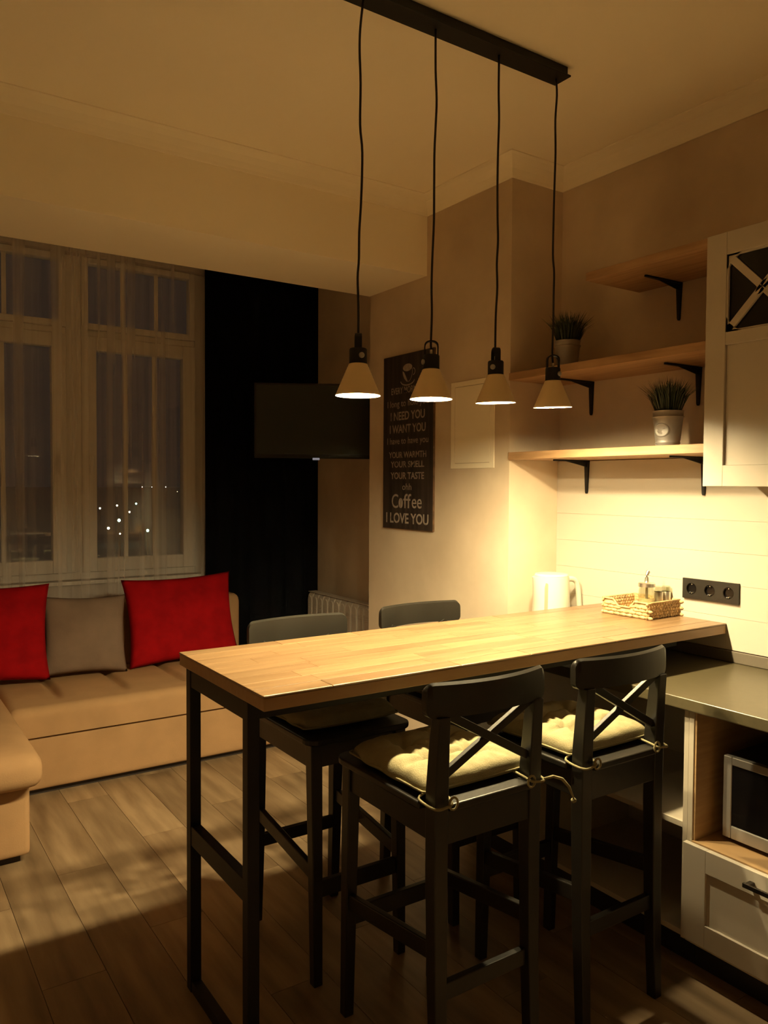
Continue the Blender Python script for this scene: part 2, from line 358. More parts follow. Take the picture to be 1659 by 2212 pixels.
# ================================================================ BAR STOOLS
def rounded(x0, x1, y0, y1, r, k=5):
    out = []
    for cx, cy, a0 in ((x1-r, y1-r, 0), (x0+r, y1-r, 90), (x0+r, y0+r, 180), (x1-r, y0+r, 270)):
        for i in range(k+1):
            a = math.radians(a0+90*i/k); out.append((cx+r*math.cos(a), cy+r*math.sin(a)))
    return out
def make_stool():
    t = thing('bar_stool', (0, 0, 0), 'x', 'stool', 'black wooden bar stools around the bar table', local=True)
    m = M['black_wood']
    # seat with notches for the rear posts and rounded front corners
    poly = [(-.134, -.235), (.134, -.235), (.134, -.178), (.195, -.178)]
    for cx, a0 in ((.195-.045, 0), (-.195+.045, 90)):
        for i in range(6):
            an = math.radians(a0+90*i/5); poly.append((cx+.045*math.cos(an), .238-.045+.045*math.sin(an)))
    poly.append((-.195, -.178)); poly.append((-.134, -.178))
    bm = bmesh.new(); prism(bm, poly, 'z', .752, .772)
    obj('seat', bm, m, t, bevel=.005, seg=3)
    for s in (-1, 1):
        bm = bmesh.new()
        secs = [(0, .216, .030), (.45, .205, .036), (.751, .196, .040)]
        prev = None
        for z, y, w in secs:
            q = [bm.verts.new((s*.157+i*w/2, y+j*w/2, z)) for i, j in ((-1, -1), (1, -1), (1, 1), (-1, 1))]
            if prev:
                for k in range(4): bm.faces.new((prev[k], prev[(k+1) % 4], q[(k+1) % 4], q[k]))
            else: bm.faces.new(q[::-1])
            prev = q
        bm.faces.new(prev); obj('front_leg', bm, m, t, bevel=.003)
        bm = bmesh.new(); prev = None
        for z, y, w in [(0, -.222, .032), (.3, -.209, .037), (.6, -.204, .041), (.80, -.205, .042), (.93, -.213, .037), (.9885, -.219, .034)]:
            q = [bm.verts.new((s*.157+i*w/2, y+j*w/2, z)) for i, j in ((-1, -1), (1, -1), (1, 1), (-1, 1))]
            if prev:
                for k in range(4): bm.faces.new((prev[k], prev[(k+1) % 4], q[(k+1) % 4], q[k]))
            else: bm.faces.new(q[::-1])
            prev = q
        bm.faces.new(prev); obj('rear_leg', bm, m, t, bevel=.003)
        obj('side_apron', B(s*.160-.010, s*.160+.010, -.185, .177, .674, .752), m, t, bevel=.002)
        obj('side_stretcher', bar(bmesh.new(), (s*.157, -.188, .395), (s*.157, .191, .345), .020, .045), m, t, bevel=.003)
    obj('front_apron', B(-.138, .138, .184, .204, .674, .752), m, t, bevel=.002)
    obj('rear_apron', B(-.137, .137, -.222, -.200, .668, .752), m, t, bevel=.002)
    obj('front_stretcher', B(-.140, .140, .198, .218, .270, .322), m, t, bevel=.003)
    obj('rear_stretcher', B(-.139, .139, -.216, -.196, .270, .315), m, t, bevel=.003)
    # curved top rail with rounded corners
    bm = bmesh.new(); front = []
    US = [-1+.11*(1-math.cos(math.pi/2*k/7)) for k in range(8)]; US = US + [-.89+1.78*k/18 for k in range(1, 18)] + [-x for x in US[::-1]]
    for u in US:
        x = .198*u; yc = -.249+.040*u*u
        edge = max(0, abs(u)-.89)/.11
        rr = .022*(1-math.sqrt(max(0, 1-edge*edge)))
        zt = 1.072 - rr; zb = .984 + rr + .004*(1-u*u)
        col = []
        for (dy, z) in ((.010, zb), (.010, (zb+zt)/2), (.009, zt-.006), (0, zt), (-.009, zt-.006), (-.010, (zb+zt)/2), (-.010, zb)):
            col.append(bm.verts.new((x, yc+dy+.006, z)))
        if front:
            for k in range(7): bm.faces.new((front[k], front[(k+1) % 7], col[(k+1) % 7], col[k]))
        else: bm.faces.new(col)
        front = col
    bm.faces.new(front[::-1]); obj('top_rail', bm, m, t, smooth=True, auto=50)
    for s in (-1, 1):
        obj('cross_bar', bar(bmesh.new(), (-s*.137, -.222 if s > 0 else -.219, .988), (s*.137, -.210 if s > 0 else -.207, .838), .014, .022), m, t, bevel=.0015)
    return t
stool = make_stool()
SP = [((1.334, 1.715), 0, 'black cross-back bar stool nearest the camera, beige tufted cushion tied on its seat'),
      ((1.845, 1.710), 0, 'black cross-back bar stool standing next to the open base shelf unit'),
      ((1.325, 2.315), math.pi, 'black bar stool on far side of table, nearer the red cushions'),
      ((1.895, 2.345), math.pi, 'black bar stool on far side of table, in front of the pillar')]
for i, ((x, y), rz, lb) in enumerate(SP):
    o = stool if i == 0 else copy_tree(stool)
    o.location = (x, y, 0); o.rotation_euler = (0, 0, rz); o['label'] = lb
# cushions
def make_seat_cushion():
    t = thing('seat_cushion', (0, 0, 0), 'x', 'cushion', 'tufted cushions on the bar stools', local=True)
    N = 44; W = .182; bm = bmesh.new(); tops = []; bots = []
    bt = [(-.38, -.38), (.38, -.38), (-.38, .38), (.38, .38)]
    for j in range(N+1):
        for i in range(N+1):
            u = -1+2*i/N; v = -1+2*j/N
            e = max(0, (1-abs(u)**5)*(1-abs(v)**5))**.45
            h = .048*e
            for bx, by in bt:
                dx, dy = u-bx, v-by; d = math.hypot(dx, dy); an = math.atan2(dy, dx)
                h -= .040*math.exp(-(d/.14)**2)*e
                h -= .017*math.exp(-(d/.45)**2)*(.5+.5*math.cos(6*an))**2*e*min(1, d/.12)
                h -= .015*e*(math.exp(-(dx/.055)**2)*max(0, 1-abs(dy)/.7) + math.exp(-(dy/.055)**2)*max(0, 1-abs(dx)/.7))*.6
            h = max(h, .001*e) + .0012*e*math.sin(23*u+5*math.sin(7*v))
            rr = 1-.05*(abs(u)*abs(v))**3 - .018*math.sin(3*math.pi*v)*abs(u)**4*(u*u)
            x = W*u*rr; y = W*v*(1-.05*(abs(u)*abs(v))**3)
            tops.append(bm.verts.new((x, y, .020+h)))
            bots.append(bm.verts.new((x, y, .020-.018*max(0, e)**.8 if e > 0 else .0199)))
    idx = lambda i, j: j*(N+1)+i
    for j in range(N):
        for i in range(N):
            bm.faces.new((tops[idx(i, j)], tops[idx(i+1, j)], tops[idx(i+1, j+1)], tops[idx(i, j+1)]))
            bm.faces.new((bots[idx(i, j)], bots[idx(i, j+1)], bots[idx(i+1, j+1)], bots[idx(i+1, j)]))
    bmesh.ops.remove_doubles(bm, verts=bm.verts, dist=.0005)
    c = obj('cushion_body', bm, M['beige_canvas'], t, smooth=True)
    # piping round the edge
    pts = [(x, y, .020) for x, y in rounded(-W*.985, W*.985, -W*.985, W*.985, .012, 3)]
    pts.append(pts[0]); obj('piping', tube(bmesh.new(), pts, .0028, 6), M['beige_canvas'], t, smooth=True)
    for bx, by in bt:
        obj('button', lathe(bmesh.new(), [(.0005, 0), (.006, .001), (.0065, .004), (.0005, .006)], 10, (bx*W, by*W, .0225)), M['beige_canvas'], t, smooth=True)
    return t
def ties(t, sign, loose):
    # cord looped round a rear post: cushion centre is 0.01 m ahead of the stool centre
    px, py = sign*.157, -.205-CY; r = .027
    pts = [(sign*.165, -.170, .018), (px+sign*.032, py+.035, .006), (px+sign*.031, py, -.002), (px+sign*.022, py-.029, -.004), (px, py-.033, -.002), (px-sign*.022, py-.029, .001), (px-sign*.030, py-.004, .008), (sign*.120, -.160, .016)]
    sm = []
    for k in range(len(pts)-1):
        for q in range(4):
            f = q/4; p0 = Vector(pts[max(k-1, 0)]); p1 = Vector(pts[k]); p2 = Vector(pts[k+1]); p3 = Vector(pts[min(k+2, len(pts)-1)])
            sm.append(.5*((2*p1)+(-p0+p2)*f+(2*p0-5*p1+4*p2-p3)*f*f+(-p0+3*p1-3*p2+p3)*f**3))
    sm.append(Vector(pts[-1]))
    bm = tube(bmesh.new(), sm, .0034, 6)
    # knot
    kx, ky, kz = (px-sign*.026, py-.026, .002)
    lp = [(kx+.013*math.cos(a), ky-.004, kz+.015*math.sin(a)) for a in [i*math.pi/6 for i in range(13)]]
    tube(bm, lp, .0032, 6, up=Vector((0, 1, 0)))
    if loose:
        e = [(px+.02, py-.030, .0), (px+.045, py-.038, .004), (px+.075, py-.042, -.008), (px+.100, py-.044, -.034), (px+.116, py-.045, -.066)]
        tube(bm, e, [.0034, .004, .0045, .004, .003], 6)
        lathe(bm, [(.001, 0), (.007, .004), (.008, .010), (.001, .016)], 8, (px+.118, py-.045, -.082))
    obj('tie', bm, M['beige_canvas'], t, smooth=True)
CY = -.012+.012
CY = .0
base = make_seat_cushion()
CP = [((1.334, 1.715), 0, 'beige tufted cushion tied to the stool nearest the camera, loose cord end hanging'),
      ((1.845, 1.710), 0, 'beige tufted cushion tied to the stool next to the open shelf unit'),
      ((1.325, 2.315), math.pi, 'beige tufted cushion in shadow on the far stool nearer the sofa'),
      ((1.895, 2.345), math.pi, 'beige tufted cushion in shadow on the far stool by the pillar')]
for i, ((x, y), rz, lb) in enumerate(CP):
    o = base if i == 0 else copy_tree(base)
    dy = -.002 if rz == 0 else .002
    o.location = (x, y+dy, .7725); o.rotation_euler = (0, 0, rz); o['label'] = lb
    cs.append(o) if i else globals().__setitem__('cs', [o])
for i, o in enumerate(cs):
    OFF[o.name] = Vector((0, 0, 0)); ties(o, -1, False); ties(o, 1, i == 0)
# ================================================================ PENDANT LIGHT
LX = [1.242, 1.513, 1.783, 2.051]; LZ = [1.813, 1.820, 1.826, 1.827]; LY = 1.99
P = thing('pendant_light', (1.65, LY, ZC), 'black ceiling bar with four cone pendant lamps over the bar table', 'lamp')
bm = B(1.19, 2.072, 1.958, 2.022, 2.972, 2.9995); box(bm, 1.18, 2.082, 1.952, 2.028, 2.966, 2.972)
obj('ceiling_bar', bm, M['black_metal'], P, bevel=.0015)
CAB = [[(1.254, 2.965), (1.244, 2.881), (1.242, 2.814), (1.246, 2.723), (1.245, 2.603), (1.253, 2.524), (1.25, 2.389), (1.244, 2.294), (1.243, 2.213), (1.239, 2.159), (1.242, 2.078), (1.242, 1.95)],
[(1.52, 2.965), (1.521, 2.843), (1.526, 2.752), (1.523, 2.673), (1.519, 2.587), (1.519, 2.487), (1.519, 2.373), (1.514, 2.257), (1.512, 2.171), (1.514, 2.085), (1.511, 1.998), (1.513, 1.955)],
[(1.783, 2.965), (1.783, 2.845), (1.786, 2.756), (1.783, 2.65), (1.782, 2.544), (1.784, 2.438), (1.787, 2.363), (1.783, 2.286), (1.786, 2.21), (1.781, 2.118), (1.780, 2.008), (1.783, 1.96)],
[(2.048, 2.965), (2.053, 2.912), (2.047, 2.823), (2.05, 2.713), (2.047, 2.6), (2.045, 2.488), (2.044, 2.36), (2.051, 2.297), (2.05, 2.216), (2.05, 2.119), (2.047, 2.022), (2.051, 1.96)]]
HANG = [(0, 72), (-1, 0), (0, 85), (0, 30)]
ROT = [62, -35, 66, -30]      # heading of each holder's loop
TILT = [0, 0, 3.0, 3.5]
for i in range(4):
    z0 = LZ[i]; c = Vector((LX[i], LY, z0))
    bm = bmesh.new(); N = 36
    # stepped conical shade, thin shell
    outer = []; steps = 11; H = .094
    for k in range(steps):
        t0 = k/steps; t1 = (k+.72)/steps
        r0 = .067-(.067-.0268)*t0; r1 = .067-(.067-.0268)*t1
        outer += [(r0, H*t0), (r1+.0008, H*t1)]
    outer += [(.0262, H), (.018, H+.003)]
    lathe(bm, outer, N, c, caps=False, mi=0)
    lathe(bm, [(.067, 0), (.0655, .001), (.025, H-.004), (.0005, H-.003)], N, c, caps=False, mi=1)
    tl = TILT[i]
    if tl: bmesh.ops.rotate(bm, cent=c+Vector((0, 0, H)), matrix=Matrix.Rotation(math.radians(tl), 3, Vector((-.5576, .83, 0)).cross(Vector((0, 0, 1))).cross(Vector((0, 0, 1)))), verts=bm.verts)
    sh = obj('lamp_shade', bm, None, P, smooth=True, auto=28, mats=[M['shade_paint'], M['shade_inside']])
    bz = c + Vector((0, 0, .031))
    bb = lathe(bmesh.new(), [(.001, -.024), (.010, -.022), (.018, -.014), (.0215, -.002), (.0205, .008), (.015, .020), (.0125, .032), (.0125, .045)], 20, bz)
    obj('bulb', bb, M['bulb'], P, smooth=True)
    hb = lathe(bmesh.new(), [(.0262, H+.001), (.0262, H+.042), (.024, H+.045), (.001, H+.0452)], 24, c)
    ho = obj('lamp_holder', hb, M['black_metal'], P, smooth=True, auto=40)
    an = math.radians(ROT[i]); ux, uy = math.cos(an), math.sin(an)
    # arch
    bm = bmesh.new(); prof = []
    for k in range(13):
        a = math.pi*k/12; prof.append((-.0225*math.cos(a) if 0 < k < 12 else (-.0225 if k == 0 else .0225), H+.070+.020*math.sin(a)**.7 if 0 < k < 12 else H+.070))
    prof = [(-.0225, H+.040)] + prof + [(.0225, H+.040)]
    pr_in = [(x*.84, z-(.0035 if z > H+.06 else 0)) for x, z in prof]
    w = .0095
    rings = []
    for (x, z), (xi, zi) in zip(prof, pr_in):
        rings.append([bm.verts.new(c+Vector((ux*X-uy*s, uy*X+ux*s, Z))) for X, Z, s in ((x, z, -w), (x, z, w), (xi, zi, w), (xi, zi, -w))])
    for q, r2 in zip(rings, rings[1:]):
        for k in range(4): bm.faces.new((q[k], q[(k+1) % 4], r2[(k+1) % 4], r2[k]))
    bm.faces.new(rings[0]); bm.faces.new(rings[-1][::-1])
    obj('loop', bm, M['black_metal'], ho)
    # cord grip
    obj('cord_grip', lathe(bmesh.new(), [(.005, H+.045), (.005, H+.060), (.0035, H+.062), (.001, H+.0625)], 12, c), M['steel'], ho, smooth=True)
    # round silver knob on the side facing left/right as photographed
    ka = {0: -100, 1: 165, 2: -152, 3: -78}[i]; kd = Vector((math.cos(math.radians(ka)), math.sin(math.radians(ka)), 0))
    kb = bmesh.new(); kc = c+Vector((0, 0, H+.022))
    tube(kb, [kc+kd*.024, kc+kd*.030, kc+kd*.0315], [.0085, .0085, .006], 16)
    obj('knob', kb, M['silver'], ho, smooth=True, auto=40, label='round silver knob')
    pts = [Vector((x, LY, z)) for x, z in CAB[i]]; pts[-1] = Vector((c.x, LY, z0+H+.06))
    sm = []
    for k in range(len(pts)-1):
        for q in range(4):
            f = q/4; p0 = pts[max(k-1, 0)]; p1 = pts[k]; p2 = pts[k+1]; p3 = pts[min(k+2, len(pts)-1)]
            sm.append(.5*((2*p1)+(-p0+p2)*f+(2*p0-5*p1+4*p2-p3)*f*f+(-p0+3*p1-3*p2+p3)*f**3))
    sm.append(pts[-1])
    obj('cable', tube(bmesh.new(), sm, .0036, 8, up=Vector((0, 1, 0))), M['cable'], P, smooth=True)
# ================================================================ WALL SHELVES
def bracket(bm, y, zt, off=.0005):
    x1 = XW-off; zt -= .0005
    # wall leg tapering down, arm tapering forward
    bm2 = bm
    prism(bm2, [(y-.013, zt), (y+.013, zt), (y+.006, zt-.142), (y+.003, zt-.150), (y-.003, zt-.150), (y-.006, zt-.142)], 'x', x1-.010, x1)
    va = [(x1-.010, y-.013), (x1-.010, y+.013), (x1-.215, y+.006), (x1-.220, y), (x1-.215, y-.006)]
    prism(bm2, va, 'z', zt-.007, zt)
    # rib
    prism(bm2, [(x1-.010, zt-.007), (x1-.010, zt-.030), (x1-.14, zt-.007)], 'y', y-.0025, y+.0025)
    return bm
def shelf(y0, y1, zt, th, ys, label):
    t = thing('wall_shelf', (2.6, (y0+y1)/2, zt-th), label, 'shelf', 'oak wall shelves on black brackets')
    obj('board', B(2.44, XW-.0005, y0, y1, zt-th, zt), M['shelf_wood'], t, bevel=.002)
    for y in ys: obj('bracket', bracket(bmesh.new(), y, zt-th, .0125 if zt < 1.8 else .0005), M['black_metal'], t, bevel=.001)
S1 = shelf(1.652, 2.195, 2.402, .033, (1.996,), 'short top wooden wall shelf beside the white wall cabinet')
S2 = shelf(1.652, 2.636, 2.053, .033, (2.444, 1.90), 'middle wooden wall shelf holding the pot nearer the pillar')
S3 = shelf(1.652, 2.636, 1.700, .033, (2.453, 1.860), 'lowest wooden wall shelf, brightly lit above the worktop')
# potted grass
def pot(loc, r0, r1, h, label, seed, emblem=False):
    random.seed(seed)
    t = thing('potted_grass', loc, label, 'plant', 'artificial grass in zinc pots', local=True)
    prof = [(.001, 0), (r0-.004, 0), (r0, .003), (r0+.001, .012), (r0+.0035, .015), (r0+.0015, .019)]
    for k in range(1, 12):
        f = k/12; z = .019+(h-.045)*f; r = r0+.0015+(r1-r0-.003)*f
        prof += [(r, z), (r+.0012, z+.002)]
    prof += [(r1-.001, h-.026), (r1+.003, h-.022), (r1-.001, h-.018), (r1, h-.004), (r1+.002, h), (r1-.003, h), (r1-.006, h-.012), (.001, h-.012)]
    obj('pot', lathe(bmesh.new(), prof, 36, caps=False), M['zinc'], t, smooth=True, auto=50)
    if emblem:
        bm = bmesh.new(); n = 28; cam = Vector((-2.6, -1.9, 0)).normalized(); side = Vector((-cam.y, cam.x, 0)); d = (cam+side*-.55).normalized(); sd = Vector((-d.y, d.x, 0))
        for (k, rr, tk) in ((0, 1, .0022), (1, .80, .0034)):
            pass
        oval = []
        for s, push in ((1.0, .0015), (.9, .004), (.78, .004), (.70, .002)):
            rg = []
            for i in range(n):
                a = 2*math.pi*i/n; zz = h*.46+.027*s*math.sin(a); ww = .034*s*math.cos(a)
                rr = r0+(r1-r0)*(zz/h)+push; ang = ww/rr
                p = (d*math.cos(ang)+sd*math.sin(ang))*rr; rg.append(bm.verts.new((p.x, p.y, zz)))
            oval.append(rg)
        for q, w in zip(oval, oval[1:]):
            for i in range(n): bm.faces.new((q[i], q[(i+1) % n], w[(i+1) % n], w[i]))
        bm.faces.new(oval[-1])
        obj('emblem', bm, M['zinc'], t, smooth=True, label='raised oval emblem')
    bm = bmesh.new()
    for k in range(520):
        a = random.uniform(0, 2*math.pi); rr = (r1-.012)*math.sqrt(random.random()); lean = rr/r1
        L = random.uniform(.10, .165)*(1-.12*lean); out = Vector((math.cos(a), math.sin(a), 0)); sd = Vector((-out.y, out.x, 0))
        b0 = out*rr + Vector((0, 0, h-.015)); k1 = lean*random.uniform(.25, .95)+.04; tw = random.uniform(-.25, .25)
        m1 = b0 + (out*k1*.4+sd*tw*.3)*L + Vector((0, 0, L*.55)); e = b0 + (out*k1+sd*tw)*L + Vector((0, 0, L*(1-.28*k1)))
        w = random.uniform(.0014, .0026); s2 = Vector((math.cos(a+1.5+tw*4), math.sin(a+1.5+tw*4), 0))
        v = [bm.verts.new(b0-s2*w), bm.verts.new(b0+s2*w), bm.verts.new(m1+s2*w*.8), bm.verts.new(m1-s2*w*.8), bm.verts.new(e)]
        bm.faces.new((v[0], v[1], v[2], v[3])); bm.faces.new((v[3], v[2], v[4]))
    obj('grass', bm, M['grass'], t, kind='stuff')
pot((2.598, 2.436, 2.0535), .042, .055, .128, 'small grey zinc pot of artificial grass on the middle shelf', 3)
pot((2.585, 1.905, 1.7005), .043, .056, .137, 'grey zinc pot of artificial grass with oval emblem on the lowest shelf', 5, True)
random.seed(11)
# ================================================================ WALL CABINET
def shaker(bm, yL, yR, z0, z1, x, w, d=.012):
    """frame on plane x (front) made of stiles and rails; yL>yR"""
    box(bm, x, x+.020, yL-w, yL, z0, z1); box(bm, x, x+.020, yR, yR+w, z0, z1)
    return bm
WC = thing('wall_cabinet', (2.6, 1.45, 1.551), 'white wall cabinet with crossed lattice window above the worktop', 'cabinet')
cy0, cy1, cz0, cz1 = 1.25, 1.648, 1.551, 2.402
bm = B(2.452, XW-.0005, cy1-.018, cy1, cz0, cz1); box(bm, 2.452, XW-.0005, cy0, cy0+.018, cz0, cz1)
box(bm, 2.452, XW-.0005, cy0+.018, cy1-.018, cz1-.018, cz1); box(bm, 2.452, XW-.0005, cy0+.018, cy1-.018, cz0, cz0+.018)
box(bm, XW-.02, XW-.0005, cy0+.018, cy1-.018, cz0+.018, cz1-.018); box(bm, 2.48, XW-.02, cy0+.018, cy1-.018, 2.03, 2.048)
obj('body', bm, M['carcass'], WC, bevel=.001)
dx = 2.430
bm = bmesh.new()
box(bm, dx, dx+.020, 1.573, cy1-.001, cz0+.001, cz1-.001); box(bm, dx, dx+.020, cy0+.001, 1.323, cz0+.001, cz1-.001)
box(bm, dx, dx+.020, 1.323, 1.573, 2.325, cz1-.001); box(bm, dx, dx+.020, 1.323, 1.573, 2.026, 2.068); box(bm, dx, dx+.020, 1.323, 1.573, cz0+.001, 1.623)
box(bm, dx+.010, dx+.018, 1.323, 1.573, 1.623, 2.026)
dr = obj('door', bm, M['white_gloss'], WC, bevel=.0015)
obj('door_glass', B(dx+.013, dx+.016, 1.323, 1.573, 2.068, 2.325), M['dark_glass'], dr)
# lattice: rounded-corner cross with border
def lattice():
    bm = bmesh.new(); ya, yb, za, zb = 1.323, 1.573, 2.068, 2.325; yc, zc = (ya+yb)/2, (za+zb)/2
    w = .012; x0, x1 = dx+.003, dx+.012
    import itertools
    for s in (1, -1):
        A = Vector(((x0+x1)/2 + (0.0003 if s > 0 else 0), ya+.004, zc-s*(zc-za-.004))); Bv = Vector((A.x, yb-.004, zc+s*(zc-za-.004)))
        bar(bm, A, Bv, x1-x0, 2*w, up=Vector((0, 0, 1)))
    # border strips
    b = .006
    box(bm, x0, x1, ya, ya+b, za, zb); box(bm, x0, x1, yb-b, yb, za, zb); box(bm, x0, x1, ya+b, yb-b, za, za+b); box(bm, x0, x1, ya+b, yb-b, zb-b, zb)
    # rounded fillets at the crossing and at the corners
    for sy, sz in ((1, 0), (-1, 0), (0, 1), (0, -1)):
        c = (yc+sy*.016, zc+sz*.016); q = .0165
        pts = [(yc, zc), (yc+sy*q*1.45-sz*q, zc+sz*q*1.45-sy*q), (yc+sy*q*1.15, zc+sz*q*1.15), (yc+sy*q*1.45+sz*q, zc+sz*q*1.45+sy*q)]
        prism(bm, pts, 'x', x0, x1)
    for sy in (1, -1):
        for sz in (1, -1):
            Y = yb if sy > 0 else ya; Z = zb if sz > 0 else za
            prism(bm, [(Y, Z), (Y-sy*.052, Z), (Y-sy*.030, Z-sz*.012), (Y-sy*.012, Z-sz*.030), (Y, Z-sz*.052)], 'x', x0, x1)
    return bm
obj('lattice', lattice(), M['white_gloss'], dr)
# ================================================================ BASE UNITS
WT = thing('worktop', (2.47, 1.6, .845), 'grey stone-look kitchen worktop running along the wall', 'worktop')
obj('slab', B(2.160, XW-.0005, .35, YC0-.001, .847, .885), M['counter'], WT, bevel=.004, seg=3)
obj('upstand', B(2.750, XW-.0125, .35, YC0-.001, .8853, .929), M['upstand'], WT, bevel=.004, seg=3)
# microwave housing
MC = thing('base_cabinet', (2.47, 1.2, 0), 'white base cabinet with microwave niche over one panelled drawer', 'cabinet')
for a, b in ((1.497, 1.515), (.895, .913)): obj('side_panel', B(2.190, XW-.002, a, b, .10, .846), M['carcass'], MC, bevel=.001)
bm = B(2.188, XW-.02, .914, 1.4965, .412, .430); box(bm, XW-.02, XW-.002, .914, 1.4965, .10, .846)
obj('niche_board', bm, M['cab_inside'], MC, label='oak-coloured niche floor and back')
obj('niche_lining', B(2.194, XW-.02, 1.4895, 1.4965, .4305, .845), M['cab_inside'], MC, label='oak-coloured niche side')
bm = B(2.190, XW-.02, .914, 1.4965, .10, .116); obj('bottom_board', bm, M['carcass'], MC)
obj('plinth', B(2.245, 2.26, .895, 1.515, .0, .0995), M['toe_kick'], MC)
bm = bmesh.new(); fx = 2.168
yl, yr, z0, z1 = 1.5135, .897, .118, .426
box(bm, fx, fx+.019, yl-.080, yl, z0, z1); box(bm, fx, fx+.019, yr, yr+.08, z0, z1)
box(bm, fx, fx+.019, yr+.08, yl-.08, z1-.072, z1); box(bm, fx, fx+.019, yr+.08, yl-.08, z0, z0+.072); box(bm, fx+.009, fx+.018, yr+.08, yl-.08, z0+.072, z1-.072)
d = obj('drawer', bm, M['white_gloss'], MC, bevel=.0015)
bm = B(fx-.034, fx-.026, 1.110, 1.292, .383, .397); box(bm, fx-.026, fx-.0003, 1.272, 1.288, .384, .396); box(bm, fx-.026, fx-.0003, 1.114, 1.130, .384, .396)
obj('handle', bm, M['handle'], d, bevel=.002, label='dark bronze bar handle')
# microwave
MW = thing('microwave', (2.46, 1.2, .4305), 'black and silver microwave inside the base cabinet niche', 'microwave')
my0, my1, mz0, mz1 = .96, 1.446, .445, .704
obj('body', B(2.292, 2.70, my0, my1, mz0, mz1), M['black_plastic'], MW, bevel=.004)
bm = bmesh.new(); mx = 2.272
box(bm, mx, mx+.0195, my1-.028, my1, mz0, mz1); box(bm, mx, mx+.0195, 1.075, 1.095, mz0, mz1); box(bm, mx, mx+.0195, 1.095, my1-.028, mz1-.026, mz1); box(bm, mx, mx+.0195, 1.095, my1-.028, mz0, mz0+.040)
df = obj('door_frame', bm, M['silver'], MW, bevel=.003)
obj('door_window', B(mx+.005, mx+.012, 1.095, my1-.028, mz0+.040, mz1-.026), M['dark_glass'], df)
obj('control_panel', B(mx, mx+.0195, my0, 1.074, mz0, mz1), M['black_plastic'], MW, bevel=.002)
for y in (.99, 1.41):
    for x in (2.32, 2.66): obj('foot', lathe(bmesh.new(), [(.012, 0), (.012, .0142)], 12, (x, y, .4306)), M['black_plastic'], MW)
# open shelf unit under the bar
OU = thing('open_shelf_unit', (2.47, 1.9, 0), 'white open base shelf unit in shadow under the bar', 'shelf unit')
ux0 = 2.192
for a, b in ((1.517, 1.533), (2.197, 2.213)): obj('side_panel', B(ux0, XW-.002, a, b, .10, .846), M['carcass'], OU)
obj('back_panel', B(XW-.012, XW-.002, 1.5335, 2.1965, .10, .846), M['carcass'], OU)
obj('shelf_board', B(ux0, XW-.0125, 1.5335, 2.1965, .458, .476), M['carcass'], OU)
obj('bottom_board', B(ux0, XW-.0125, 1.5335, 2.1965, .106, .124), M['carcass'], OU)
obj('plinth', B(2.245, 2.26, 1.517, 2.213, .0, .0995), M['toe_kick'], OU)
# closed unit next to the pillar
EU = thing('end_cabinet', (2.47, 2.42, 0), 'closed white base cabinet between the open unit and the pillar', 'cabinet')
obj('body', B(2.192, XW-.002, 2.215, YC0-.003, .10, .846), M['carcass'], EU)
bm = bmesh.new(); yl, yr, z0, z1 = YC0-.003, 2.216, .118, .840; fx = 2.171
box(bm, fx, fx+.0205, yl-.07, yl, z0, z1); box(bm, fx, fx+.0205, yr, yr+.07, z0, z1); box(bm, fx, fx+.0205, yr+.07, yl-.07, z1-.07, z1); box(bm, fx, fx+.0205, yr+.07, yl-.07, z0, z0+.07); box(bm, fx+.009, fx+.02, yr+.07, yl-.07, z0+.07, z1-.07)
obj('door', bm, M['white_gloss'], EU, bevel=.0015)
obj('plinth', B(2.245, 2.26, 2.215, YC0-.003, .0, .0995), M['toe_kick'], EU)
# ================================================================ SOCKETS
SO = thing('triple_socket', (XW-.012, 1.822, 1.147), 'black triple power socket on the white splashback', 'socket')
sx = XW-.0125
def face(yc):
    pass
bm = bmesh.new()
# plate with three round wells
for yc, ya, yb in ((1.902, 1.8625, 1.942), (1.8225, 1.7825, 1.8625), (1.743, 1.703, 1.7825)):
    n = 40; zc, za, zb = 1.147, 1.107, 1.187; ro = []; ri = []; rb = []; rq = []
    for i in range(n):
        a = 2*math.pi*i/n; cx_, cz_ = math.cos(a), math.sin(a)
        ky = (yb-yc if cx_ > 0 else yc-ya)/max(1e-6, abs(cx_)); kz = (zb-zc)/max(1e-6, abs(cz_)); k = min(ky, kz)
        ro.append(bm.verts.new((sx-.011, yc+cx_*k, zc+cz_*k))); rq.append(bm.verts.new((sx, yc+cx_*k, zc+cz_*k)))
        ri.append(bm.verts.new((sx-.011, yc+cx_*.0225, zc+cz_*.0225))); rb.append(bm.verts.new((sx-.002, yc+cx_*.0215, zc+cz_*.0215)))
    for i in range(n):
        j = (i+1) % n
        bm.faces.new((ro[i], ro[j], ri[j], ri[i])); bm.faces.new((ri[i], ri[j], rb[j], rb[i])); bm.faces.new((ro[i], ro[j], rq[j], rq[i]))
bmesh.ops.remove_doubles(bm, verts=bm.verts, dist=.0002)
obj('plate', bm, M['black_plastic'], SO)
